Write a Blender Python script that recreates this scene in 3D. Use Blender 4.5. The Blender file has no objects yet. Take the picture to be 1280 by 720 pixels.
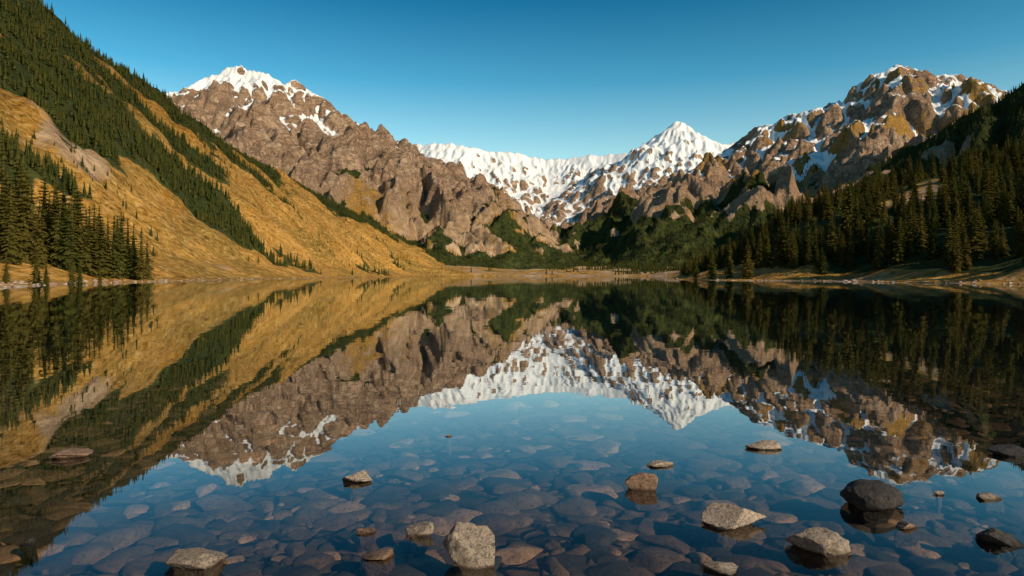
import bpy, math, random, time
import numpy as np
T0=time.time()
QA=1400; QR=900
F=853.0; HV=344.0; CH=1.7
scene=bpy.context.scene
scene.view_settings.view_transform='Standard'; scene.view_settings.look='None'; scene.view_settings.exposure=0
rng=np.random.default_rng(7)

# ---------------------------------------------------------------- noise
def hsh(ix,iy,seed):
    h=(ix.astype(np.uint32)*np.uint32(374761393)+iy.astype(np.uint32)*np.uint32(668265263)+np.uint32(seed*2246822519%4294967296))
    h=(h^(h>>np.uint32(13)))*np.uint32(1274126177)
    h=h^(h>>np.uint32(16))
    return (h&np.uint32(0xffff)).astype(np.float32)*(2*math.pi/65536.0)
def perlin(x,y,seed=0):
    x=np.asarray(x,dtype=np.float64);y=np.asarray(y,dtype=np.float64)
    fx=np.floor(x);fy=np.floor(y)
    ix=fx.astype(np.int64);iy=fy.astype(np.int64)
    dx=(x-fx).astype(np.float32);dy=(y-fy).astype(np.float32)
    u=dx*dx*dx*(dx*(dx*6-15)+10);v=dy*dy*dy*(dy*(dy*6-15)+10)
    def g(ox,oy):
        a=hsh(ix+ox,iy+oy,seed)
        return np.cos(a)*(dx-ox)+np.sin(a)*(dy-oy)
    a=g(0,0);b=g(1,0);c=g(0,1);d=g(1,1)
    return ((a+(b-a)*u)*(1-v)+(c+(d-c)*u)*v)*1.5
def fbm(x,y,o,seed=0,gain=0.5):
    s=0;a=1.0;t=0
    for i in range(o):
        s=s+a*perlin(x,y,seed+i*17);t+=a;a*=gain;x=x*2.03+13.7;y=y*2.03+7.1
    return s/t
def ridged(x,y,o,seed=0,gain=0.5):
    s=0;a=1.0;t=0;w=1.0
    for i in range(o):
        n=1-np.abs(perlin(x,y,seed+i*31));n=n*n
        s=s+a*n*w;t+=a;w=np.clip(n*1.3,0,1);a*=gain;x=x*2.03+3.7;y=y*2.03+9.1
    return s/t
def sst(a,b,x):
    t=np.clip((x-a)/(b-a),0,1);return t*t*(3-2*t)

# ---------------------------------------------------------------- ridges (mountain crests, metres)
def P(u,v,d): return ((u-640)/F*d, d, (HV-v)/F*d+CH)
RIDGES=[
 dict(lid=0,dr=(-0.15,1),pts=[P(-900,-700,330),P(-300,-170,560),P(0,24,800),P(60,64,850),P(130,106,950),P(190,136,1040),P(230,156,1100),P(300,193,1220),P(350,217,1350),P(400,243,1500),P(450,270,1700),P(500,296,1900),P(560,324,2200),P(640,343,2800)],wf=1.72,p=1.12,warp=14,A=0.05,G=0.09,gl=110),
 dict(lid=1,dr=(1,-0.15),pts=[P(-200,170,3000),P(60,160,2900),P(190,124,2800),P(215,116,2800),P(245,107,2800),P(268,97,2800),P(286,87,2800),P(302,83,2800),P(322,90,2780),P(345,97,2760),P(370,111,2740),P(400,124,2720),P(425,139,2700),P(450,157,2680),P(480,184,2660),P(520,213,2620),P(560,238,2580),P(590,260,2520),P(620,288,2470),P(655,325,2400)],wf=2.0,p=1.3,warp=16,A=0.09,G=0.12,gl=300),
 dict(lid=1,dr=(1,-0.15),pts=[P(335,104,2760),P(375,158,2450),P(430,206,2250),P(500,257,2080),P(570,300,1980),P(630,334,1950)],wf=1.7,p=1.2,warp=20,A=0.08,G=0.10,gl=260),
 dict(lid=1,dr=(1,-0.15),pts=[P(262,112,2800),P(285,172,2300),P(340,225,1950),P(420,270,1750),P(500,306,1700)],wf=1.7,p=1.2,warp=20,A=0.08,G=0.10,gl=260),
 dict(lid=2,dr=(1,0),pts=[P(300,160,5600),P(440,160,5400),P(470,166,5200),P(500,178,5100),P(530,181,5000),P(560,179,4950),P(582,182,4900),P(605,189,4950),P(625,188,5000),P(650,192,5000),P(680,199,5000),P(705,199,5000),P(730,196,4950),P(760,193,4900),P(790,191,4800),P(815,187,4700),P(832,172,4650),P(845,152,4600),P(856,168,4650),P(872,180,4700),P(895,181,4800),P(920,179,4900),P(1000,165,5200),P(1150,170,5500)],wf=2.2,p=1.6,warp=10,A=0.06,G=0.05,gl=340,cr=.55),
 dict(lid=2,dr=(1,0),pts=[P(850,195,4500),P(830,236,4250),P(800,278,3950),P(770,311,3700),P(750,332,3550)],wf=1.8,p=1.1,warp=20,A=0.05,G=0.06,gl=300,cr=.6),
 dict(lid=2,dr=(1,0),pts=[P(560,202,4900),P(585,252,4450),P(612,291,4000),P(640,322,3700)],wf=1.8,p=1.1,warp=20,A=0.05,G=0.06,gl=300,cr=.6),
 dict(lid=3,dr=(1,-0.4),pts=[P(1700,170,2300),P(1450,135,2300),P(1330,122,2300),P(1262,110,2320),P(1230,101,2350),P(1190,92,2380),P(1150,86,2400),P(1122,82,2400),P(1102,90,2420),P(1080,109,2460),P(1052,125,2520),P(1022,141,2600),P(990,146,2700),P(960,154,2800),P(930,168,2950),P(905,187,2950),P(880,204,2900),P(850,223,2850),P(820,242,2800),P(780,267,2750),P(740,292,2700),P(700,324,2650)],wf=2.0,p=1.3,warp=16,A=0.09,G=0.12,gl=280),
 dict(lid=3,dr=(1,-0.4),pts=[P(1108,98,2410),P(1060,170,2150),P(995,228,2000),P(918,274,1900),P(845,309,1850),P(775,335,1850)],wf=1.6,p=1.2,warp=20,A=0.08,G=0.10,gl=240),
 dict(lid=3,dr=(1,-0.4),pts=[P(1190,100,2380),P(1165,155,2100),P(1110,205,1900)],wf=1.6,p=1.2,warp=20,A=0.08,G=0.10,gl=240),
 dict(lid=3,dr=(1,-0.4),pts=[P(962,162,2800),P(915,222,2450),P(860,272,2300),P(810,308,2200),P(760,334,2150)],wf=1.6,p=1.2,warp=20,A=0.08,G=0.10,gl=240),
 dict(lid=4,dr=(-0.5,1),pts=[P(2300,-500,750),P(1600,-60,1000),P(1400,40,1100),P(1280,122,1200),P(1200,178,1300),P(1100,224,1450),P(1000,270,1600),P(900,312,1750),P(800,338,1900)],wf=1.75,p=1.15,warp=20,A=0.06,G=0.09,gl=130),
 dict(lid=5,dr=(-0.5,1),pts=[P(2200,60,240),P(1450,150,300),P(1280,214,340),P(1180,254,380),P(1080,284,430),P(980,308,480),P(900,325,540),P(850,334,620),P(790,340,760)],wf=3.3,p=1.1,warp=8,A=0.08,G=0.06,gl=60),
]
LAKE=np.array([(-40,-7),(-8,-5),(8,-4.5),(45,-9),(100,20),(104,70),(98,115),(84,190),(70,235),(66,262),(84,330),(112,450),(150,640),(205,900),(180,1010),(60,1060),(-60,1050),(-118,960),(-128,700),(-122,450),(-110,300),(-95,182),(-86,130),(-68,86),(-62,40)],dtype=float)
def lake_sd(x,y):
    d=np.full(x.shape,1e9);ins=np.zeros(x.shape,bool)
    n=len(LAKE)
    for i in range(n):
        ax,ay=LAKE[i];bx,by=LAKE[(i+1)%n]
        ex,ey=bx-ax,by-ay
        t=np.clip(((x-ax)*ex+(y-ay)*ey)/(ex*ex+ey*ey),0,1)
        dd=np.hypot(x-ax-t*ex,y-ay-t*ey);d=np.minimum(d,dd)
        c=((ay>y)!=(by>y))
        with np.errstate(divide='ignore',invalid='ignore'):
            xi=(bx-ax)*(y-ay)/(by-ay+1e-12)+ax
        ins^=(c&(x<xi))
    return np.where(ins,-d,d)

def ridge_eval(R,x,y):
    pts=R['pts']
    best=np.full(x.shape,-1e9);bu=np.zeros(x.shape);bz=np.ones(x.shape)
    for i in range(len(pts)-1):
        ax,ay,az=pts[i];bx,by,bz_=pts[i+1]
        ex,ey=bx-ax,by-ay;L=math.hypot(ex,ey)
        t=np.clip(((x-ax)*ex+(y-ay)*ey)/(L*L),0,1)
        d=np.hypot(x-ax-t*ex,y-ay-t*ey)
        zc=np.maximum(az+(bz_-az)*t,3.0)
        u=1-d/(R['wf']*zc+25)
        h=zc*np.sign(u)*np.abs(u)**R['p']
        m=h>best
        best=np.where(m,h,best);bu=np.where(m,u,bu);bz=np.where(m,zc,bz)
    return best,bu,bz

def land(x,y):
    r=np.hypot(x,y)
    w1=fbm(x/420,y/420,4,101);w2=fbm(x/420,y/420,4,202)
    w3=fbm(x/110,y/110,4,303)
    rgA=ridged(x/520+w1*.3,y/520+w2*.3,5,5,0.5)
    rgB=ridged(x/170+w2*.6,y/170+w1*.6,5,55,0.55)
    rgC=ridged(x/75+w3*.5,y/75+w1*1.5,4,88,0.6)
    fb=fbm(x/90,y/90,5,9,0.55)
    H=np.full(x.shape,-1e9);ID=np.full(x.shape,-1);U=np.zeros(x.shape);GU=np.zeros(x.shape)
    for k,R in enumerate(RIDGES):
        wx=x+w1*R['warp']*2;wy=y+w2*R['warp']*2
        h,u,zc=ridge_eval(R,wx,wy)
        uu=np.clip(u,0,1)
        gl=R['gl'];ddx,ddy=R['dr'];n_=math.hypot(ddx,ddy);ddx/=n_;ddy/=n_
        s=x*ddx+y*ddy;d=-x*ddy+y*ddx
        gu=ridged(s/gl+w1*0.9+w3*.12+k*7.3,d/(gl*3.2)+w2,4,300+R['lid']*9,0.45)
        mid=np.sqrt(np.clip((1-uu)*1.6,0,1))*np.clip(uu*3,0,1)
        h=h+zc*R['G']*((gu-0.55)*1.6)*mid
        if R['lid'] in (1,2,3):
            h=h+zc*R['A']*((rgA-0.38)*(0.2+mid)*1.5+fb*0.35)+((rgB-.4)*36+(rgC-.4)*22)*np.clip(uu*2.5,0,1)*(0.35+0.65*mid)*R.get('cr',1.0)
        else:
            h=h+zc*R['A']*((rgB*0.5+rgA*0.3-0.38)*(0.2+mid)*1.7+fb*0.3)
        h=np.where(u>0,h,u*60)
        m=h>H
        H=np.where(m,h,H);ID=np.where(m,R['lid'],ID);U=np.where(m,u,U);GU=np.where(m,gu,GU)
    fl=2.2+np.clip(y-1050,0,3000)*0.024+fb*2.5+np.clip(fbm(x/200,y/200,4,77),-1,1)*np.clip(r/900,0,1)*12
    sm=18.0
    m=fl>H
    dif=np.clip((H-fl)/sm,-1,1)
    Hc=np.where(np.abs(dif)<1,fl+sm*(dif+1)**2/4,np.maximum(H,fl))
    ID=np.where(m,9,ID)
    return Hc,ID,U,GU

# ---- hydraulic erosion of the mountain heightfield (droplets, vectorised)
CS=6.5;GX0,GX1,GY0,GY1=-2500,2500,560,5560
gx=np.arange(GX0,GX1,CS);gy=np.arange(GY0,GY1,CS);gw,gh=len(gx),len(gy)
GXX,GYY=np.meshgrid(gx,gy)
H0,GID,_,_=land(GXX,GYY)
print('land',time.time()-T0)
def erode(H0,nb,npart,steps,seed):
    rg=np.random.default_rng(seed)
    h=(H0/CS).ravel().copy();dep_map=np.zeros(h.size)
    W=gw;Hh=gh
    src=np.clip((H0.ravel()-25)/300,0,1)**0.5;cs=np.cumsum(src);cs/=cs[-1]
    for b in range(nb):
        ix=np.searchsorted(cs,rg.random(npart));px=(ix%W)+rg.random(npart);py=(ix//W)+rg.random(npart)
        px=np.clip(px,1,W-3);py=np.clip(py,1,Hh-3)
        dx=np.zeros(npart);dy=np.zeros(npart);sp=np.ones(npart);wa=np.ones(npart);sed=np.zeros(npart)
        def samp(px,py):
            ix=px.astype(np.int64);iy=py.astype(np.int64);fx=px-ix;fy=py-iy;i=iy*W+ix
            a=h[i];b_=h[i+1];c=h[i+W];d=h[i+W+1]
            gxx=(b_-a)*(1-fy)+(d-c)*fy;gyy=(c-a)*(1-fx)+(d-b_)*fx
            return i,fx,fy,a*(1-fx)*(1-fy)+b_*fx*(1-fy)+c*(1-fx)*fy+d*fx*fy,gxx,gyy
        i,fx,fy,hh,gxx,gyy=samp(px,py)
        for s in range(steps):
            dx=dx*0.12-gxx*0.88;dy=dy*0.12-gyy*0.88
            l=np.hypot(dx,dy)+1e-9;dx/=l;dy/=l
            nxp=px+dx;nyp=py+dy
            ok=(nxp>1)&(nxp<W-3)&(nyp>1)&(nyp<Hh-3)&(l>1e-5)
            if not ok.all():
                px,py,nxp,nyp,dx,dy,sp,wa,sed,i,fx,fy,hh,gxx,gyy=[q_[ok] for q_ in (px,py,nxp,nyp,dx,dy,sp,wa,sed,i,fx,fy,hh,gxx,gyy)]
            i2,fx2,fy2,h2,gx2,gy2=samp(nxp,nyp)
            dh=h2-hh
            cap=np.maximum(-dh,0.004)*sp*wa*8.0
            up=dh>0
            depo=np.where(up,np.minimum(dh,sed),np.where(sed>cap,(sed-cap)*0.3,0))
            ero=np.where((~up)&(sed<=cap),np.minimum((cap-sed)*0.3,-dh*0.9),0)
            ero=np.minimum(ero,0.08)
            net=depo-ero;sed=sed-net
            idx=np.concatenate([i,i+1,i+W,i+W+1]);w4=np.concatenate([(1-fx)*(1-fy),fx*(1-fy),(1-fx)*fy,fx*fy])
            h+=np.bincount(idx,w4*np.tile(net,4),minlength=h.size)
            dep_map+=np.bincount(i,depo,minlength=h.size)
            sp=np.sqrt(np.clip(sp*sp-dh*3.0,0.01,9));wa*=0.982
            px,py,i,fx,fy,hh,gxx,gyy=nxp,nyp,i2,fx2,fy2,h2,gx2,gy2
    return h.reshape(Hh,W)*CS,dep_map.reshape(Hh,W)*CS
He,DEP=erode(H0,24,42000,50,3)
print('eroded',time.time()-T0)
DEL=np.clip(He-H0,-70,40)
def blur(a,n=1):
    for _ in range(n):
        a=a.copy();a[1:-1]=(a[:-2]+2*a[1:-1]+a[2:])/4;a[:,1:-1]=(a[:,:-2]+2*a[:,1:-1]+a[:,2:])/4
    return a
DEL=blur(DEL,1)
fade=sst(0,150,GXX-GX0)*sst(0,150,GX1-GXX)*sst(0,250,GYY-GY0)*sst(0,150,GY1-GYY)
DEL*=fade
# fields of the maps that decide where snow lies: steepness and hollowness of the eroded surface
Hs=blur(H0+DEL,2);gyv,gxv=np.gradient(Hs,CS);NZ=1/np.sqrt(1+gxv**2+gyv**2)
CUR=Hs-blur(Hs,14)
# snow fills the small hollows of the head-wall: lift and smooth its hollows only
Hf=H0+DEL
wS=(GID==2)*sst(300,480,Hf)*sst(-4,4,-CUR+1.5);wS=blur(wS.astype(float),3)
DEL=DEL+wS*0.8*(blur(Hf,6)-Hf)
DP=blur(np.log1p(DEP),1)
def gsamp(G,x,y):
    px=np.clip((x-GX0)/CS,0,gw-1.001);py=np.clip((y-GY0)/CS,0,gh-1.001)
    ix=px.astype(np.int64);iy=py.astype(np.int64);fx=px-ix;fy=py-iy
    return G[iy,ix]*(1-fx)*(1-fy)+G[iy,ix+1]*fx*(1-fy)+G[iy+1,ix]*(1-fx)*fy+G[iy+1,ix+1]*fx*fy
def terrain(x,y):
    r=np.hypot(x,y)
    H,ID,U,GU=land(x,y)
    H=H+gsamp(DEL,x,y)
    fb=fbm(x/90,y/90,4,9,0.5)
    wa=np.minimum(r*0.035,9)
    xx=x+wa*fbm(x/40,y/40,4,400)*1.6;yy=y+wa*fbm(x/40,y/40,4,410)*1.6
    sd=lake_sd(xx,yy)
    cap=0.03+np.clip(sd,0,6)*0.09+np.clip(sd-6,0,1e9)*0.34+np.clip(sd-30,0,1e9)*0.6
    cap=cap+np.clip(sd/10,0,1)*fb*1.1
    hout=np.minimum(np.maximum(H,0.4+sd*0.02),np.maximum(cap,0.02+sd*0.01))
    dep=0.07+np.minimum(-sd,16)*0.010+np.clip(-sd-16,0,400)*0.04
    dep=np.minimum(dep,6)*np.clip(-sd/1.0,0,1)
    hin=-dep+fbm(x/1.3,y/1.3,4,500)*np.clip(0.025*np.clip(-sd,0,1),0,1)
    Z=np.where(sd>0,hout,hin)
    return Z,ID,U,GU,sd

# ---------------------------------------------------------------- polar grid
az=np.radians(np.concatenate([np.linspace(-180,-60,60,endpoint=False),np.linspace(-60,-39,120,endpoint=False),np.linspace(-39,39,QA,endpoint=False),np.linspace(39,60,120,endpoint=False),np.linspace(60,180,60,endpoint=False)]))
rr=np.concatenate([np.geomspace(0.4,40,90,endpoint=False),np.geomspace(40,600,int(QR*0.24),endpoint=False),np.geomspace(600,5400,int(QR*0.72),endpoint=False),np.geomspace(5400,9500,int(QR*0.04))])
na,nr=len(az),len(rr)
A,Rr=np.meshgrid(az,rr)
X=(np.sin(A)*Rr).ravel();Y=(np.cos(A)*Rr).ravel()
Z,ID,U,GU,SD=terrain(X,Y)
DPv=gsamp(DP,X,Y)
nz=gsamp(NZ,X,Y);cur=gsamp(CUR,X,Y)
print('terrain',time.time()-T0,len(X))
nA=fbm(X/260,Y/260,5,601);nB=fbm(X/70,Y/70,5,611)
nS=fbm(X/150+Z/60,Y/400,4,631)
snow=np.zeros(X.shape);forest=np.zeros(X.shape);grass=np.zeros(X.shape)
U1=np.clip(U,0,1)
m=ID==0
nearf=1-sst(230,640,Y)
f0=sst(-0.03,0.06,U1-0.39-nearf*0.15+nA*0.30+nB*0.24+(0.55-GU)*0.22+sst(1000,1900,Y)*0.16)
f0=np.maximum(f0,sst(0.16,0.28,nA+nB*0.6)*sst(0.10,0.18,U1)*0.9*(1-nearf))
f0=f0*(1-sst(0.30,0.42,-nA*0.5+nS*0.7)*(1-sst(.7,.85,U1)))
forest=np.where(m,f0,forest);grass=np.where(m,1-sst(0.14,0.40,nS*0.8+nB*0.7+nA*.3)*0.9,grass)
hold=(nz-0.74)*3.0-cur*0.05
m=ID==1
s1=sst(0.3,0.6,(Z-560)/260+nS*0.4+nA*.7+hold*1.1+0.30)
snow=np.where(m,s1*sst(380,480,Z+nA*160),snow)
forest=np.where(m,sst(0.05,0.3,nA*1.0+nB*0.7+nS*.6+(215-Z)/400+(nz-.78)*1.5)*(1-sst(480,600,Z)),forest)
grass=np.where(m,0.35+nA-(Z-150)/400,grass)
m=ID==2
s2=sst(0.05,0.35,(Z-350)/300+nS*0.6+nA*0.9+nB*.5+(nz-0.74)*4.5-cur*0.10-sst(880,1000,Z)*0.7-0.05)
snow=np.where(m,s2,snow)
grass=np.where(m,0.4+nA-(Z-150)/300,grass)
m=ID==3
s3=sst(0.35,0.6,nS*0.4+nA*1.0+hold*1.1+np.clip((Z-300)/600,0,.4)+0.30-sst(640,700,Z)*0.15)
snow=np.where(m,s3*sst(270,350,Z+nA*120),snow)
forest=np.where(m,sst(0.0,0.2,nA*0.9+nB*0.6+(225-Z)/260),forest);grass=np.where(m,0.35+nA,grass)
m=ID==4
forest=np.where(m,sst(-0.35,-0.15,nA+nB*0.4),forest)
m=ID==5
forest=np.where(m,sst(-0.25,-0.05,nB*0.9+nA*0.3+0.12)*sst(8,14,SD+nB*14),forest);grass=np.where(m,0.95+nB*1.2,grass)
m=ID==9
forest=np.where(m,sst(0.0,0.2,nB*0.7+nA*0.4+sst(120,420,X)*0.5-sst(1200,1700,Y)*0.6-0.05)*sst(5,20,SD),forest);grass=np.where(m,0.6+nB-sst(1500,2500,Y)*.5,grass)
nearb=(SD>0)&(SD<8)
forest=np.where(nearb,0,forest)
grass=np.where((SD>0)&(SD<40)&(Y<700),np.minimum(grass,sst(0.3,2.0,SD+nB*3)*(0.95+nB*1.0+nA*.6)),grass)
bed=(SD<0.25).astype(float)
forest=np.clip(forest,0,1);snow=np.clip(snow,0,1)*(Z>60);grass=np.clip(grass,0,1)

def make_mesh(name,co,faces_q=None,tris=None):
    me=bpy.data.meshes.new(name)
    me.vertices.add(len(co));me.vertices.foreach_set('co',np.asarray(co,dtype=np.float32).ravel())
    parts=[];st=[];tot=0
    if faces_q is not None and len(faces_q):
        parts.append(np.asarray(faces_q,dtype=np.int32).ravel());st.append(np.arange(len(faces_q))*4);tot=len(faces_q)*4
    if tris is not None and len(tris):
        parts.append(np.asarray(tris,dtype=np.int32).ravel());st.append(tot+np.arange(len(tris))*3)
    li=np.concatenate(parts);ls=np.concatenate(st).astype(np.int32)
    me.loops.add(len(li));me.loops.foreach_set('vertex_index',li)
    me.polygons.add(len(ls));me.polygons.foreach_set('loop_start',ls)
    me.update(calc_edges=True)
    return me
def link(name,me,mat=None,smooth=True):
    if mat is not None and len(me.materials)==0: me.materials.append(mat)
    if smooth: me.polygons.foreach_set('use_smooth',np.ones(len(me.polygons),dtype=bool))
    ob=bpy.data.objects.new(name,me);scene.collection.objects.link(ob);return ob

ii,jj=np.meshgrid(np.arange(nr-1),np.arange(na),indexing='ij')
j2=(jj+1)%na
q=np.stack([ii*na+jj,ii*na+j2,(ii+1)*na+j2,(ii+1)*na+jj],-1).reshape(-1,4)[:,::-1]
co=np.stack([X,Y,Z],-1)
co=np.vstack([co,[[0,0,co[:na,2].mean()]]])
ctr=len(co)-1
tr=np.stack([np.arange(na),(np.arange(na)+1)%na,np.full(na,ctr)],-1)
me=make_mesh('terrain',co,q,tr)
def pad(a,v=0): return np.concatenate([a,[v]])
at=me.color_attributes.new('masks','FLOAT_COLOR','POINT')
at.data.foreach_set('color',np.stack([pad(forest),pad(snow),pad(grass),pad(bed,1)],-1).astype(np.float32).ravel())
at=me.color_attributes.new('aux','FLOAT_COLOR','POINT')
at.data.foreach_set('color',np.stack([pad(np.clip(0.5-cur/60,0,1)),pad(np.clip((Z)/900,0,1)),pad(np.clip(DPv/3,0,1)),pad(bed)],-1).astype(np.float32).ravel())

# ---------------------------------------------------------------- material helpers
class NT:
    def __init__(s,name):
        s.mat=bpy.data.materials.new(name);s.mat.use_nodes=True;s.t=s.mat.node_tree;s.t.nodes.clear()
        s.out=s.n('ShaderNodeOutputMaterial')
    def n(s,typ,**kw):
        nd=s.t.nodes.new(typ)
        for k,v in kw.items(): setattr(nd,k,v)
        return nd
    def l(s,a,b): s.t.links.new(a,b)
    def val(s,sock,v):
        if isinstance(v,(int,float)): sock.default_value=v
        elif isinstance(v,(tuple,list)): sock.default_value=tuple(v)+((1,) if len(v)==3 and len(sock.default_value)==4 else ())
        else: s.l(v,sock)
    def math(s,op,a,b=0.0,c=None,clamp=False):
        nd=s.n('ShaderNodeMath',operation=op,use_clamp=clamp);s.val(nd.inputs[0],a);s.val(nd.inputs[1],b)
        if c is not None: s.val(nd.inputs[2],c)
        return nd.outputs[0]
    def mix(s,f,a,b,bt='MIX'):
        nd=s.n('ShaderNodeMix',data_type='RGBA',blend_type=bt);s.val(nd.inputs[0],f);s.val(nd.inputs[6],a);s.val(nd.inputs[7],b);return nd.outputs[2]
    def mr(s,v,a,b,c=0.0,d=1.0,sm=False):
        nd=s.n('ShaderNodeMapRange',interpolation_type='SMOOTHSTEP' if sm else 'LINEAR');s.val(nd.inputs[0],v)
        for i,x in enumerate((a,b,c,d)): s.val(nd.inputs[i+1],x)
        return nd.outputs[0]
    def noise(s,vec,scale,detail=8,rough=0.6,dist=0.0):
        nd=s.n('ShaderNodeTexNoise');s.l(vec,nd.inputs['Vector']);nd.inputs['Scale'].default_value=scale;nd.inputs['Detail'].default_value=detail;nd.inputs['Roughness'].default_value=rough;nd.inputs['Distortion'].default_value=dist
        return nd.outputs['Fac']
    def mapping(s,vec,sc):
        nd=s.n('ShaderNodeMapping');s.l(vec,nd.inputs[0]);nd.inputs['Scale'].default_value=sc;return nd.outputs[0]
    def bsdf(s,col,rough=0.9,normal=None,spec=0.2):
        b=s.n('ShaderNodeBsdfPrincipled');s.val(b.inputs['Base Color'],col);s.val(b.inputs['Roughness'],rough);s.val(b.inputs['Specular IOR Level'],spec)
        if normal is not None: s.l(normal,b.inputs['Normal'])
        return b.outputs[0]
    def bump(s,h,dist,strength=1.0,nrm=None):
        b=s.n('ShaderNodeBump');s.l(h,b.inputs['Height']);s.val(b.inputs['Distance'],dist);s.val(b.inputs['Strength'],strength)
        if nrm is not None: s.l(nrm,b.inputs['Normal'])
        return b.outputs[0]
    def done(s,sh): s.l(sh,s.out.inputs[0]);return s.mat

def voro(t,vec,scale,feat):
    v=t.n('ShaderNodeTexVoronoi',feature=feat);t.l(vec,v.inputs['Vector']);v.inputs['Scale'].default_value=scale;return v
def mountain_mat():
    t=NT('mountain_ground')
    pos=t.n('ShaderNodeNewGeometry').outputs['Position']
    ms=t.n('ShaderNodeAttribute',attribute_name='masks');ax=t.n('ShaderNodeAttribute',attribute_name='aux')
    sp=t.n('ShaderNodeSeparateColor');t.l(ms.outputs['Color'],sp.inputs[0]);sa=t.n('ShaderNodeSeparateColor');t.l(ax.outputs['Color'],sa.inputs[0])
    mF,mS,mG=sp.outputs[0],sp.outputs[1],sp.outputs[2]
    aC,aZ,aD=sa.outputs[0],sa.outputs[1],sa.outputs[2]
    n1=t.noise(pos,0.010,9,0.62,0.4);n2=t.noise(pos,0.045,8,0.66,0.3);n3=t.noise(pos,0.35,6,0.7);n4=t.noise(t.mapping(pos,(1,1,4)),0.012,7,0.68,1.0)
    c1=t.math('ABSOLUTE',t.math('SUBTRACT',n1,0.5));c2=t.math('ABSOLUTE',t.math('SUBTRACT',n2,0.5))
    rock=t.mix(t.mr(n1,0.35,0.65),(0.43,0.255,0.155),(0.66,0.45,0.30))
    rock=t.mix(t.mr(n4,0.48,0.60,0,.9),rock,(0.27,0.175,0.12))
    rock=t.mix(t.mr(n2,0.54,0.74),rock,(0.78,0.60,0.45))
    rock=t.mix(t.mr(aD,0.15,0.6,0,0.7),rock,(0.66,0.46,0.30))
    rock=t.mix(t.mr(c2,0.0,0.045,0.65,0.0),rock,(0.11,0.075,0.05))
    rock=t.mix(t.mr(c1,0.0,0.03,0.35,0.0),rock,(0.14,0.095,0.065))
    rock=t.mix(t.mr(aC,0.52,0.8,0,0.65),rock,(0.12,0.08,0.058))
    gold=t.mix(t.mr(n2,0.35,0.65),(0.38,0.175,0.022),(0.58,0.32,0.08))
    gold=t.mix(t.mr(n1,0.47,0.60,0,.7),gold,(0.20,0.13,0.024))
    gold=t.mix(t.mr(n3,0.52,0.7),gold,(0.58,0.40,0.17))
    gold=t.mix(t.mr(n3,0.49,0.34),gold,(0.10,0.062,0.016))
    pale=t.mix(t.mr(n2,0.4,0.6),(0.56,0.39,0.24),(0.30,0.19,0.11))
    low=t.mr(aZ,0.12,0.3)
    bare=t.mix(low,pale,rock)
    g=t.mr(t.math('ADD',mG,t.math('MULTIPLY',t.math('SUBTRACT',n2,0.5),1.6)),0.38,0.66)
    col=t.mix(g,bare,gold)
    fcol=t.mix(t.mr(n2,0.35,0.65),(0.022,0.036,0.011),(0.075,0.085,0.022))
    fm=t.mr(t.math('ADD',mF,t.math('MULTIPLY',t.math('SUBTRACT',n2,0.5),1.7)),0.42,0.6)
    col=t.mix(fm,col,fcol)
    sm_=t.mr(t.math('ADD',t.math('ADD',mS,t.math('MULTIPLY',t.math('SUBTRACT',n2,0.5),1.0)),t.math('MULTIPLY',t.math('SUBTRACT',n1,0.5),0.9)),0.45,0.53)
    col=t.mix(sm_,col,(0.76,0.77,0.78))
    rk=t.math('MULTIPLY',t.mr(aZ,0.03,0.25,0.2,1.0),t.mr(sm_,0,1,1.0,0.12))
    nb=t.bump(t.math('MULTIPLY',t.math('ADD',n1,t.math('MULTIPLY',c2,1.1)),rk),40.0,1.0)
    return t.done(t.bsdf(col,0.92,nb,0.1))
def bed_ground():
    t=NT('lakebed_ground')
    pos=t.n('ShaderNodeNewGeometry').outputs['Position']
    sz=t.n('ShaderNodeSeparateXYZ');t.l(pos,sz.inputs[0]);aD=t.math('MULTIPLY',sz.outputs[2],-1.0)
    wv=t.n('ShaderNodeVectorMath',operation='ADD');wn=t.n('ShaderNodeTexNoise');t.l(pos,wn.inputs['Vector']);wn.inputs['Scale'].default_value=3.0;wn.inputs['Detail'].default_value=4
    ws=t.n('ShaderNodeVectorMath',operation='SCALE');t.l(wn.outputs['Color'],ws.inputs[0]);ws.inputs['Scale'].default_value=0.2
    t.l(pos,wv.inputs[0]);t.l(ws.outputs[0],wv.inputs[1])
    fl2=t.mapping(wv.outputs[0],(1,1,0.0))
    ve=voro(t,fl2,3.6,'DISTANCE_TO_EDGE');vc=voro(t,fl2,3.6,'F1')
    cs=t.n('ShaderNodeSeparateColor');t.l(vc.outputs['Color'],cs.inputs[0])
    b1=t.noise(pos,9,7,0.7);b2=t.noise(pos,0.7,4,0.6)
    bc=t.mix(cs.outputs[0],(0.045,0.030,0.019),(0.14,0.080,0.044))
    bc=t.mix(t.mr(b1,0.42,0.7),bc,(0.05,0.038,0.026))
    bc=t.mix(t.mr(b2,0.45,0.65,0,.6),bc,(0.025,0.021,0.015))
    bc=t.mix(t.mr(ve.outputs['Distance'],0.0,0.10),(0.006,0.006,0.005),bc)
    bc=t.mix(t.mr(aD,0.15,0.45),bc,(0.006,0.009,0.008))  # bed painted darker with depth, in place of light the water would absorb
    nb=t.bump(t.math('ADD',t.mr(ve.outputs['Distance'],0,0.14),t.math('MULTIPLY',b1,0.5)),0.05,1.0)
    return t.done(t.bsdf(bc,0.85,nb,0.1))
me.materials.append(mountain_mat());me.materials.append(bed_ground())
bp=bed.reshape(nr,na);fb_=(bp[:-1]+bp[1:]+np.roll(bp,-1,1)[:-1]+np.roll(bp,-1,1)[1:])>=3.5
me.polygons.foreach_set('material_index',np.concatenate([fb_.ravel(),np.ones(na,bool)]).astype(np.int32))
link('terrain',me)

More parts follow.
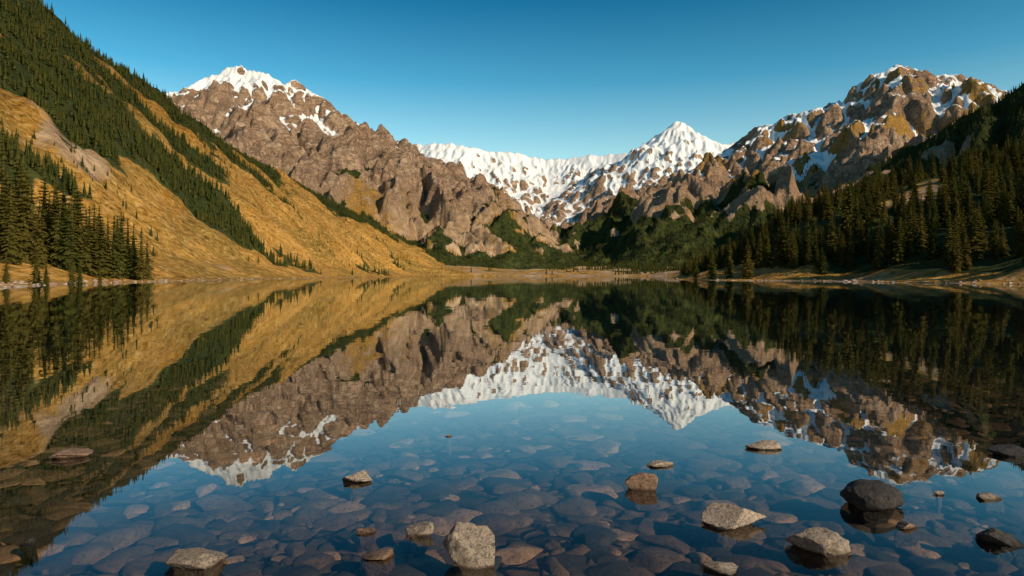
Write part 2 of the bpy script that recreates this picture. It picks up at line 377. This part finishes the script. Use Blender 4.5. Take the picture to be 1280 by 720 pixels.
# water
t=NT('water_mat')
pos=t.n('ShaderNodeNewGeometry').outputs['Position']
w=t.noise(t.mapping(pos,(1,1.0,1)),0.8,3,0.5)
w2=t.noise(pos,0.09,2,0.5)
bn=t.bump(t.math('ADD',w,t.math('MULTIPLY',w2,6.0)),0.0022,1.0)
fr=t.n('ShaderNodeLayerWeight');fr.inputs[0].default_value=0.5
rp=t.n('ShaderNodeValToRGB');t.l(fr.outputs['Facing'],rp.inputs[0])
e=rp.color_ramp.elements
e[0].position=0.0;e[0].color=(0.02,)*3+(1,)
e[1].position=1.0;e[1].color=(0.97,)*3+(1,)
for p_,c_ in ((0.5,0.05),(0.62,0.09),(0.70,0.20),(0.79,0.48),(0.86,0.72),(0.93,0.87)):
    k=e.new(p_);k.color=(c_,c_,c_,1)
gl=t.n('ShaderNodeBsdfGlossy');gl.inputs['Roughness'].default_value=0.0;gl.inputs['Color'].default_value=(0.89,0.93,0.96,1);t.l(bn,gl.inputs['Normal'])
tp=t.n('ShaderNodeBsdfTransparent');tp.inputs[0].default_value=(0.86,0.86,0.83,1)
mx=t.n('ShaderNodeMixShader');t.l(rp.outputs[0],mx.inputs[0]);t.l(tp.outputs[0],mx.inputs[1]);t.l(gl.outputs[0],mx.inputs[2])
water_mat=t.done(mx.outputs[0])
wc=np.array([(-170,-12,0),(260,-12,0),(260,1110,0),(-170,1110,0)])
link('lake_water',make_mesh('lake_water',wc,[(0,1,2,3)]),water_mat,False)

# ---------------------------------------------------------------- trees
def conifer(name,seed,H,R,wh,nb_,ns,mats,core=0.4):
    rd=random.Random(seed);V=[];Fc=[];MI=[]
    n=6
    def ring(z,r): 
        b=len(V)
        for k in range(n): V.append((math.cos(k*2*math.pi/n)*r,math.sin(k*2*math.pi/n)*r,z))
        return b
    lv=[ring(-1.0,H*0.017),ring(H*0.4,H*0.011),ring(H*0.97,H*0.002)]
    for a,b in zip(lv[:-1],lv[1:]):
        for k in range(n): Fc.append((a+k,a+(k+1)%n,b+(k+1)%n,b+k));MI.append(0)
    lv=[]
    for i in range(6):
        tt=0.12+0.86*i/5;b=len(V);lv.append(b)
        for k in range(n):
            r=R*core*(1-tt)*rd.uniform(0.6,1.2)+0.02;V.append((math.cos(k*2*math.pi/n)*r,math.sin(k*2*math.pi/n)*r,H*tt))
    for a,b in zip(lv[:-1],lv[1:]):
        for k in range(n): Fc.append((a+k,a+(k+1)%n,b+(k+1)%n,b+k));MI.append(1)
    lop=rd.uniform(0,6.28)
    for i in range(wh):
        tt=0.07+0.91*(i+rd.uniform(-.3,.3))/(wh-1)*1.0
        tt=min(max(tt,0.05),0.985)
        for j in range(nb_):
            if rd.random()<0.10: continue
            a=j*2*math.pi/nb_+i*1.3+rd.uniform(-.35,.35)
            L=R*((1-tt)**0.82)*rd.uniform(0.62,1.15)*(1+0.14*math.cos(a-lop))+0.12
            if tt<0.2: L*=0.55+tt*2.2
            z0=H*tt;slope=-0.42+0.75*tt+rd.uniform(-.12,.12)
            dx,dy=math.cos(a),math.sin(a);sx,sy=-dy,dx
            wd=L*0.42+0.15
            def pt(f,side=0,dz=0):
                return (dx*L*f+sx*side,dy*L*f+sy*side,z0+slope*L*f-0.16*L*f*f+dz)
            if ns<=1:
                b=len(V);V.extend([pt(0,0,0.1),pt(0.55,wd*.6,-.12*L),pt(1),pt(0.55,-wd*.6,-.12*L)]);Fc.extend([(b,b+1,b+2),(b,b+2,b+3)]);MI.extend([1,1])
            else:
                for s in range(ns):
                    f0=0.12+0.88*s/ns;f1=min(1.04,f0+1.25/ns+rd.uniform(0,.1))
                    wv_=wd*(1-f0*0.75)*rd.uniform(.7,1.2)
                    for sg in (1,-1):
                        b=len(V);V.extend([pt(f0,0,0.05),pt((f0+f1)/2+.08,sg*wv_,-rd.uniform(.05,.22)*wd-.03),pt(f1,sg*wv_*0.12,0)]);Fc.append((b,b+1,b+2));MI.append(1)
    b=len(V);V.extend([(0.14,0,H*.95),(-.1,.12,H*.95),(-.1,-.12,H*.95),(0,0,H*1.02)]);Fc.extend([(b,b+1,b+3),(b+1,b+2,b+3),(b+2,b,b+3)]);MI.extend([1,1,1])
    m=bpy.data.meshes.new(name);m.from_pydata(V,[],Fc)
    for x in mats: m.materials.append(x)
    m.polygons.foreach_set('material_index',MI);m.update();return m
t=NT('bark');pos=t.n('ShaderNodeTexCoord').outputs['Object']
bark=t.done(t.bsdf(t.mix(t.noise(pos,6,4),(0.05,0.035,0.025),(0.12,0.085,0.06)),0.95))
def needle(name,c1,c2,c3):
    t=NT(name);oi=t.n('ShaderNodeObjectInfo');pos=t.n('ShaderNodeTexCoord').outputs['Object']
    c=t.mix(t.mr(t.noise(pos,0.9,3,0.7),0.35,0.65),c1,c2)
    c=t.mix(t.math('MULTIPLY',oi.outputs['Random'],0.8),c,c3)
    d=t.n('ShaderNodeBsdfDiffuse');t.val(d.inputs[0],c);d=d.outputs[0];tr_=t.n('ShaderNodeBsdfTranslucent');t.val(tr_.inputs[0],c)
    mx=t.n('ShaderNodeMixShader');mx.inputs[0].default_value=0.22;t.l(d,mx.inputs[1]);t.l(tr_.outputs[0],mx.inputs[2])
    return t.done(mx.outputs[0])
needN=needle('pine_needles',(0.030,0.042,0.012),(0.095,0.095,0.021),(0.125,0.092,0.021))
needF=needle('distant_needles',(0.026,0.043,0.012),(0.060,0.076,0.020),(0.095,0.082,0.021))
hi=[conifer('pine_tree_%d'%i,i+1,10.0,rr_,24,8,4,[bark,needN]) for i,rr_ in enumerate((2.1,1.8,2.4,1.6,2.0))]
lo=[conifer('far_pine_%d'%i,i+50,10.0,rr_,8,5,1,[bark,needF],0.55) for i,rr_ in enumerate((2.3,1.9,2.6))]
def src_coll(name,meshes):
    c=bpy.data.collections.new(name)
    for i,m in enumerate(meshes):
        o=bpy.data.objects.new('%s_%d'%(name,i),m);c.objects.link(o)
    return c
cHi=src_coll('pine_source',hi);cLo=src_coll('far_pine_source',lo)
def scatter(name,pts,scl,coll,nvar):
    m=bpy.data.meshes.new(name);m.vertices.add(len(pts));m.vertices.foreach_set('co',np.asarray(pts,dtype=np.float32).ravel())
    a=m.attributes.new('scl','FLOAT_VECTOR','POINT');sv=np.stack([scl*rng.uniform(.85,1.15,len(scl)),scl*rng.uniform(.85,1.15,len(scl)),scl],-1)
    a.data.foreach_set('vector',sv.astype(np.float32).ravel())
    a=m.attributes.new('rotz','FLOAT_VECTOR','POINT');rv=np.stack([rng.normal(0,.02,len(scl)),rng.normal(0,.02,len(scl)),rng.uniform(0,6.28,len(scl))],-1)
    a.data.foreach_set('vector',rv.astype(np.float32).ravel())
    a=m.attributes.new('vid','INT','POINT');a.data.foreach_set('value',rng.integers(0,nvar,len(scl)).astype(np.int32))
    ob=bpy.data.objects.new(name,m);scene.collection.objects.link(ob)
    g=bpy.data.node_groups.new(name+'_gn','GeometryNodeTree')
    g.interface.new_socket('Geometry',in_out='INPUT',socket_type='NodeSocketGeometry');g.interface.new_socket('Geometry',in_out='OUTPUT',socket_type='NodeSocketGeometry')
    N_=g.nodes;gi=N_.new('NodeGroupInput');go=N_.new('NodeGroupOutput');ip=N_.new('GeometryNodeInstanceOnPoints');ci=N_.new('GeometryNodeCollectionInfo')
    ci.inputs['Collection'].default_value=coll;ci.inputs['Separate Children'].default_value=True;ci.inputs['Reset Children'].default_value=True
    def na_(nm,ty):
        x=N_.new('GeometryNodeInputNamedAttribute');x.data_type=ty;x.inputs['Name'].default_value=nm
        return [o for o in x.outputs if o.enabled and o.name=='Attribute'][0]
    L_=g.links
    L_.new(gi.outputs[0],ip.inputs['Points']);L_.new(ci.outputs[0],ip.inputs['Instance']);ip.inputs['Pick Instance'].default_value=True
    L_.new(na_('vid','INT'),ip.inputs['Instance Index']);L_.new(na_('scl','FLOAT_VECTOR'),ip.inputs['Scale']);L_.new(na_('rotz','FLOAT_VECTOR'),ip.inputs['Rotation'])
    L_.new(ip.outputs[0],go.inputs[0])
    md=ob.modifiers.new('gn','NODES');md.node_group=g
    return ob
def pick(mask,n,seed,power=1.3):
    rg=np.random.default_rng(seed)
    w=mask*(Rr.ravel()**power);w[np.abs(A.ravel())>math.radians(58)]=0
    dw=np.gradient(az);w=w*np.tile(dw,nr)*np.repeat(np.gradient(rr)/rr,na)
    w/=w.sum();ix=rg.choice(len(w),n,p=w)
    x=X[ix]+rg.normal(0,1,n)*Rr.ravel()[ix]*0.003;y=Y[ix]+rg.normal(0,1,n)*Rr.ravel()[ix]*0.003
    return x,y
def hat(x,y): return terrain(x,y)[0]
fm_=np.clip((forest-0.35)*2,0,1)
xs=[];ys=[];ss=[]
for lid_,n_,h0,h1,pw in ((0,50000,0.45,0.85,1.7),(1,12000,0.7,1.1,1.4),(3,15000,0.7,1.1,1.4),(4,22000,0.7,1.15,1.6),(9,3500,0.6,1.3,1.2)):
    x,y=pick(fm_*(ID==lid_)*(Y>60),n_,lid_+1,pw);xs.append(x);ys.append(y);ss.append(rng.uniform(h0,h1,n_))
x,y=pick(((ID==0)&(SD>25)).astype(float)*np.clip(nB*3,0,1),2200,44,1.3);xs.append(x);ys.append(y);ss.append(rng.uniform(0.2,0.5,2200))
x=np.concatenate(xs);y=np.concatenate(ys);s=np.concatenate(ss)
z=hat(x,y);ok=z>0.3
scatter('distant_conifer_forest',np.stack([x,y,z-0.3],-1)[ok],s[ok],cLo,3)
x,y=pick(fm_*((ID==5)|((ID==9)&(X>0)&(Y<900)))*(X>40),3400,99,1.5)
z=hat(x,y);ok=z>0.3
sc=rng.uniform(0.7,1.35,len(x))
scatter('pine_forest',np.stack([x,y,z-0.2],-1)[ok],sc[ok],cHi,5)
def wx(u,d): return (u-640)/F*d
def tree(u,d,hpx,k):
    x=wx(u,d);z=float(hat(np.array([x]),np.array([float(d)]))[0]);H=hpx/F*d
    o=bpy.data.objects.new('pine_tree',hi[k%5]);s_=H/10.0;o.scale=(s_*rng.uniform(.85,1.1),s_*rng.uniform(.85,1.1),s_);o.location=(x,d,z-0.1);o.rotation_euler=(0,0,rng.uniform(0,6.28));scene.collection.objects.link(o)
LT=[(4,150,112),(14,142,95),(30,150,118),(40,160,100),(50,150,85),(62,165,88),(72,160,108),(80,170,100),(90,165,92),(100,172,96),(108,165,82),(118,175,84),(128,170,70),(135,180,66),(143,172,78),(152,178,82),(160,185,68),(167,178,64),(177,176,66),(184,185,50),(22,170,110),(56,175,100),(95,185,92),(-20,140,120),(-50,135,120),(-85,140,125),(-130,130,130),
 (10,160,100),(35,172,96),(68,176,90),(86,160,84),(112,180,74),(124,184,72),(147,186,66),
 (46,118,50),(58,116,34),(90,125,42),(100,128,30),(125,132,28),(8,112,36),
 (890,235,45),(912,240,52),(935,225,50),(958,238,60),(985,230,56),(1010,222,62),(1040,225,58),(1062,232,64),(1085,215,60),(1140,205,50),(1235,190,62),(1262,196,50),(1205,210,56),(870,250,36)]
for k,(u,d,h) in enumerate(LT): tree(u,d,h,k)

# ---------------------------------------------------------------- rocks
import bmesh
def ico(sub):
    bm=bmesh.new();bmesh.ops.create_icosphere(bm,subdivisions=sub,radius=1.0)
    v=np.array([x.co[:] for x in bm.verts]);f=np.array([[q_.index for q_ in x.verts] for x in bm.faces]);bm.free();return v,f
IV={k:ico(k) for k in (2,3,5)}
def rock_v(seed,sub,cuts=11,nz_=0.05,dmin=0.55,dmax=0.9):
    rg=np.random.default_rng(seed);v,f=IV[sub];v=v.copy()
    for i in range(cuts):
        n=rg.normal(size=3);n/=np.linalg.norm(n);d=rg.uniform(dmin,dmax)
        o=np.clip(v@n-d,0,None);v=v-o[:,None]*n*0.97
    a=fbm(v[:,0]*2+seed,v[:,1]*2+v[:,2]*2.3,5,seed);b=fbm(v[:,0]*7+seed,v[:,2]*7-v[:,1]*6,4,seed+3)
    return v*(1+nz_*2.2*a+nz_*0.7*b)[:,None],f
def rock_mat(name,c1,c2,c3):
    t=NT(name);gp=t.n('ShaderNodeNewGeometry').outputs['Position']
    n1=t.noise(gp,6,8,0.7,0.5);n2=t.noise(gp,40,6,0.75);n3=t.noise(gp,14,8,0.65,1.5)
    c=t.mix(t.mr(n1,0.35,0.65),c1,c2);c=t.mix(t.mr(n3,0.55,0.66),c,c3);c=t.mix(t.mr(n2,0.5,0.3),c,(0.03,0.025,0.02))
    sz=t.n('ShaderNodeSeparateXYZ');t.l(gp,sz.inputs[0])
    wet=t.mr(t.math('ADD',sz.outputs[2],t.math('MULTIPLY',t.math('SUBTRACT',n1,0.5),0.03)),0.006,0.024)
    c=t.mix(wet,t.mix(1.0,c,(0.28,0.25,0.23),'MULTIPLY'),c)
    h=t.math('ADD',n1,t.math('MULTIPLY',n2,0.3));h=t.math('ADD',h,t.math('MULTIPLY',t.mr(n3,.45,.5),0.12))
    return t.done(t.bsdf(c,t.mr(wet,0,1,0.35,0.85),t.bump(h,0.045,1.0),0.35))
mGran=rock_mat('granite',(0.26,0.20,0.15),(0.42,0.34,0.27),(0.10,0.075,0.06))
mBrown=rock_mat('brown_rock',(0.24,0.14,0.09),(0.36,0.23,0.15),(0.10,0.065,0.045))
mDark=rock_mat('dark_rock',(0.03,0.028,0.028),(0.07,0.062,0.056),(0.018,0.018,0.018))
mPale=rock_mat('pale_rock',(0.40,0.30,0.22),(0.52,0.42,0.33),(0.22,0.15,0.11))
RK=[(585,712,66,64,mGran,1),(233,714,72,26,mGran,2),(444,604,40,14,mPale,3),(523,671,38,19,mGran,4),(803,614,40,26,mBrown,5),(925,663,84,28,mPale,6),(1031,694,74,31,mGran,7),(1102,640,74,42,mDark,22),(957,562,46,11,mPale,9),(1268,571,40,15,mDark,10),(1260,683,48,21,mDark,11),(82,574,48,11,mBrown,12),(1240,625,30,7,mGran,13),(1137,662,28,9,mBrown,14),(1176,619,14,5,mPale,15),(33,680,20,7,mDark,16),(905,719,46,12,mGran,17),(560,546,8,3,mPale,18),(470,700,40,8,mBrown,19),(826,584,34,6,mPale,20),(455,668,26,6,mBrown,21)]
for u,v,w,h,m_,sd_ in RK:
    d=CH*F/(v-HV);x=(u-640)/F*d;W=w/F*d;Hh=h/F*d*0.9
    if sd_==22: vv,f=rock_v(sd_*13+1,5,9,0.06,0.70,0.92)
    else: vv,f=rock_v(sd_*13+1,5,12,0.06,0.42,0.85)
    lo_,hi_=vv.min(0),vv.max(0);vv=(vv-(lo_+hi_)/2)/((hi_-lo_)/2)
    bedz=float(hat(np.array([x]),np.array([d]))[0])
    top=Hh*0.86;bot=min(bedz-0.02,-0.05)
    vv[:,0]*=W/2*1.02;vv[:,1]*=W/2*(0.8 if h/w<0.6 else 0.62)
    cz=0.45
    zz=vv[:,2].copy();vv[:,2]=np.where(zz>-cz,(zz+cz)/(1+cz)*top,(zz+cz)/(1-cz)*(-bot))
    sp_=1+0.9*np.clip(-cz-zz,0,1)
    vv[:,0]*=sp_;vv[:,1]*=sp_
    me_=make_mesh('rock',vv,None,f);o=link('rock',me_,m_);o.location=(x,d+W*0.3,0)
def pile(name,pts,mats,sub,seed):
    rg=np.random.default_rng(seed);base=[rock_v(200+i+seed,sub,11,0.05,0.4,0.85) for i in range(10)]
    V=[];Fq=[];MI=[];o=0
    for (x,y,z,sx,sy,sz_) in pts:
        v,f=base[rg.integers(10)];v=v*np.array([sx,sy,sz_]);a=rg.uniform(0,6.28);c,s_=math.cos(a),math.sin(a)
        tl=rg.normal(0,.06,2)
        vz=v[:,2]+v[:,0]*tl[0]+v[:,1]*tl[1]
        v=np.stack([v[:,0]*c-v[:,1]*s_+x,v[:,0]*s_+v[:,1]*c+y,vz+z],-1)
        V.append(v);Fq.append(f+o);MI.append(np.full(len(f),rg.integers(len(mats))));o+=len(v)
    m=make_mesh(name,np.vstack(V),None,np.vstack(Fq))
    for k in mats: m.materials.append(k)
    m.polygons.foreach_set('material_index',np.concatenate(MI).astype(np.int32))
    return link(name,m,None,True)
def bed_mat(name,c1,c2):
    t=NT(name);gp=t.n('ShaderNodeNewGeometry').outputs['Position'];n1=t.noise(gp,5,6,0.7);n2=t.noise(gp,30,5,0.7)
    c=t.mix(t.mr(n1,.35,.65),c1,c2);c=t.mix(t.mr(n2,.5,.3),c,(0.02,0.018,0.015))
    return t.done(t.bsdf(c,0.8,t.bump(n2,0.01),0.2))
bm_=[bed_mat('bed_a',(0.058,0.036,0.021),(0.12,0.070,0.040)),bed_mat('bed_b',(0.20,0.11,0.056),(0.32,0.19,0.11)),bed_mat('bed_c',(0.024,0.020,0.016),(0.05,0.038,0.028)),bed_mat('bed_d',(0.08,0.047,0.027),(0.14,0.085,0.050))]
bm_=[bm_[i] for i in (0,1,2,3,0,2,3)]
n_=3000
d=np.exp(rng.uniform(math.log(2.6),math.log(13),n_));u=rng.uniform(-0.85,0.85,n_);x=u*d;y=d
sz=np.abs(rng.lognormal(-2.25,0.7,n_));sz=np.clip(sz,0.022,0.27)
z=hat(x,y)
pts=[(x[i],y[i],z[i],sz[i],sz[i]*rng.uniform(.6,1),min(sz[i]*rng.uniform(.15,.35),-z[i]*0.7)) for i in range(n_)]
pile('lakebed_stones',pts,bm_,3,5)
cand=np.where((SD>-1.2)&(SD<4)&(Y>40)&(Y<420)&(np.abs(A.ravel())<0.9))[0]
ix=rng.choice(cand,550);sz=np.clip(rng.lognormal(-1.1,0.5,550),.12,1.1)
pile('shore_boulders',[(X[i],Y[i],Z[i],s_,s_*.8,s_*.5) for i,s_ in zip(ix,sz)],[mGran,mPale,mBrown],2,9)

# ---------------------------------------------------------------- light, sky, camera
D=np.array([0.68,-0.56,0.44]);D/=np.linalg.norm(D)
el=math.asin(D[2]);azs=math.atan2(D[0],D[1])
from mathutils import Vector
sl=bpy.data.lights.new('sun','SUN');sl.energy=5.0;sl.angle=math.radians(0.5);sl.color=(1.0,0.80,0.56)
so=bpy.data.objects.new('sun',sl);scene.collection.objects.link(so);so.rotation_euler=Vector(D).to_track_quat('Z','Y').to_euler()
wd_=bpy.data.worlds.new('World');scene.world=wd_;wd_.use_nodes=True
nt=wd_.node_tree;bg=nt.nodes['Background'];sk=nt.nodes.new('ShaderNodeTexSky');sk.sky_type='NISHITA';sk.sun_disc=False;sk.sun_elevation=el;sk.sun_rotation=azs
sk.air_density=1.0;sk.dust_density=0.6;sk.ozone_density=2.0
tc=nt.nodes.new('ShaderNodeTexCoord');sx=nt.nodes.new('ShaderNodeSeparateXYZ');nt.links.new(tc.outputs['Generated'],sx.inputs[0])
cr=nt.nodes.new('ShaderNodeValToRGB');nt.links.new(sx.outputs[2],cr.inputs[0])
ce=cr.color_ramp.elements;ce[0].position=0.0;ce[0].color=(1.0,1.05,0.88,1);ce[1].position=0.5;ce[1].color=(0.05,0.40,0.52,1)
k=ce.new(0.17);k.color=(1.0,1.25,1.02,1);k=ce.new(0.27);k.color=(0.28,0.84,0.86,1);k=ce.new(0.38);k.color=(0.04,0.48,0.60,1)
mxn=nt.nodes.new('ShaderNodeMix');mxn.data_type='RGBA';mxn.blend_type='MULTIPLY';mxn.inputs[0].default_value=1.0;nt.links.new(sk.outputs[0],mxn.inputs[6]);nt.links.new(cr.outputs[0],mxn.inputs[7])
nt.links.new(mxn.outputs[2],bg.inputs[0]);bg.inputs[1].default_value=0.15
cd=bpy.data.cameras.new('camera');cam=bpy.data.objects.new('camera',cd);scene.collection.objects.link(cam)
UC,VC,KZ=640,360,1.0
cam.location=(0,0,CH);cam.rotation_euler=(math.radians(90),0,0);cd.lens=24*KZ;cd.sensor_width=36;cd.shift_x=(UC-640)/1280.0*KZ;cd.shift_y=(HV-VC)/1280.0*KZ;cd.clip_start=0.1;cd.clip_end=30000
scene.camera=cam
print('done',time.time()-T0)
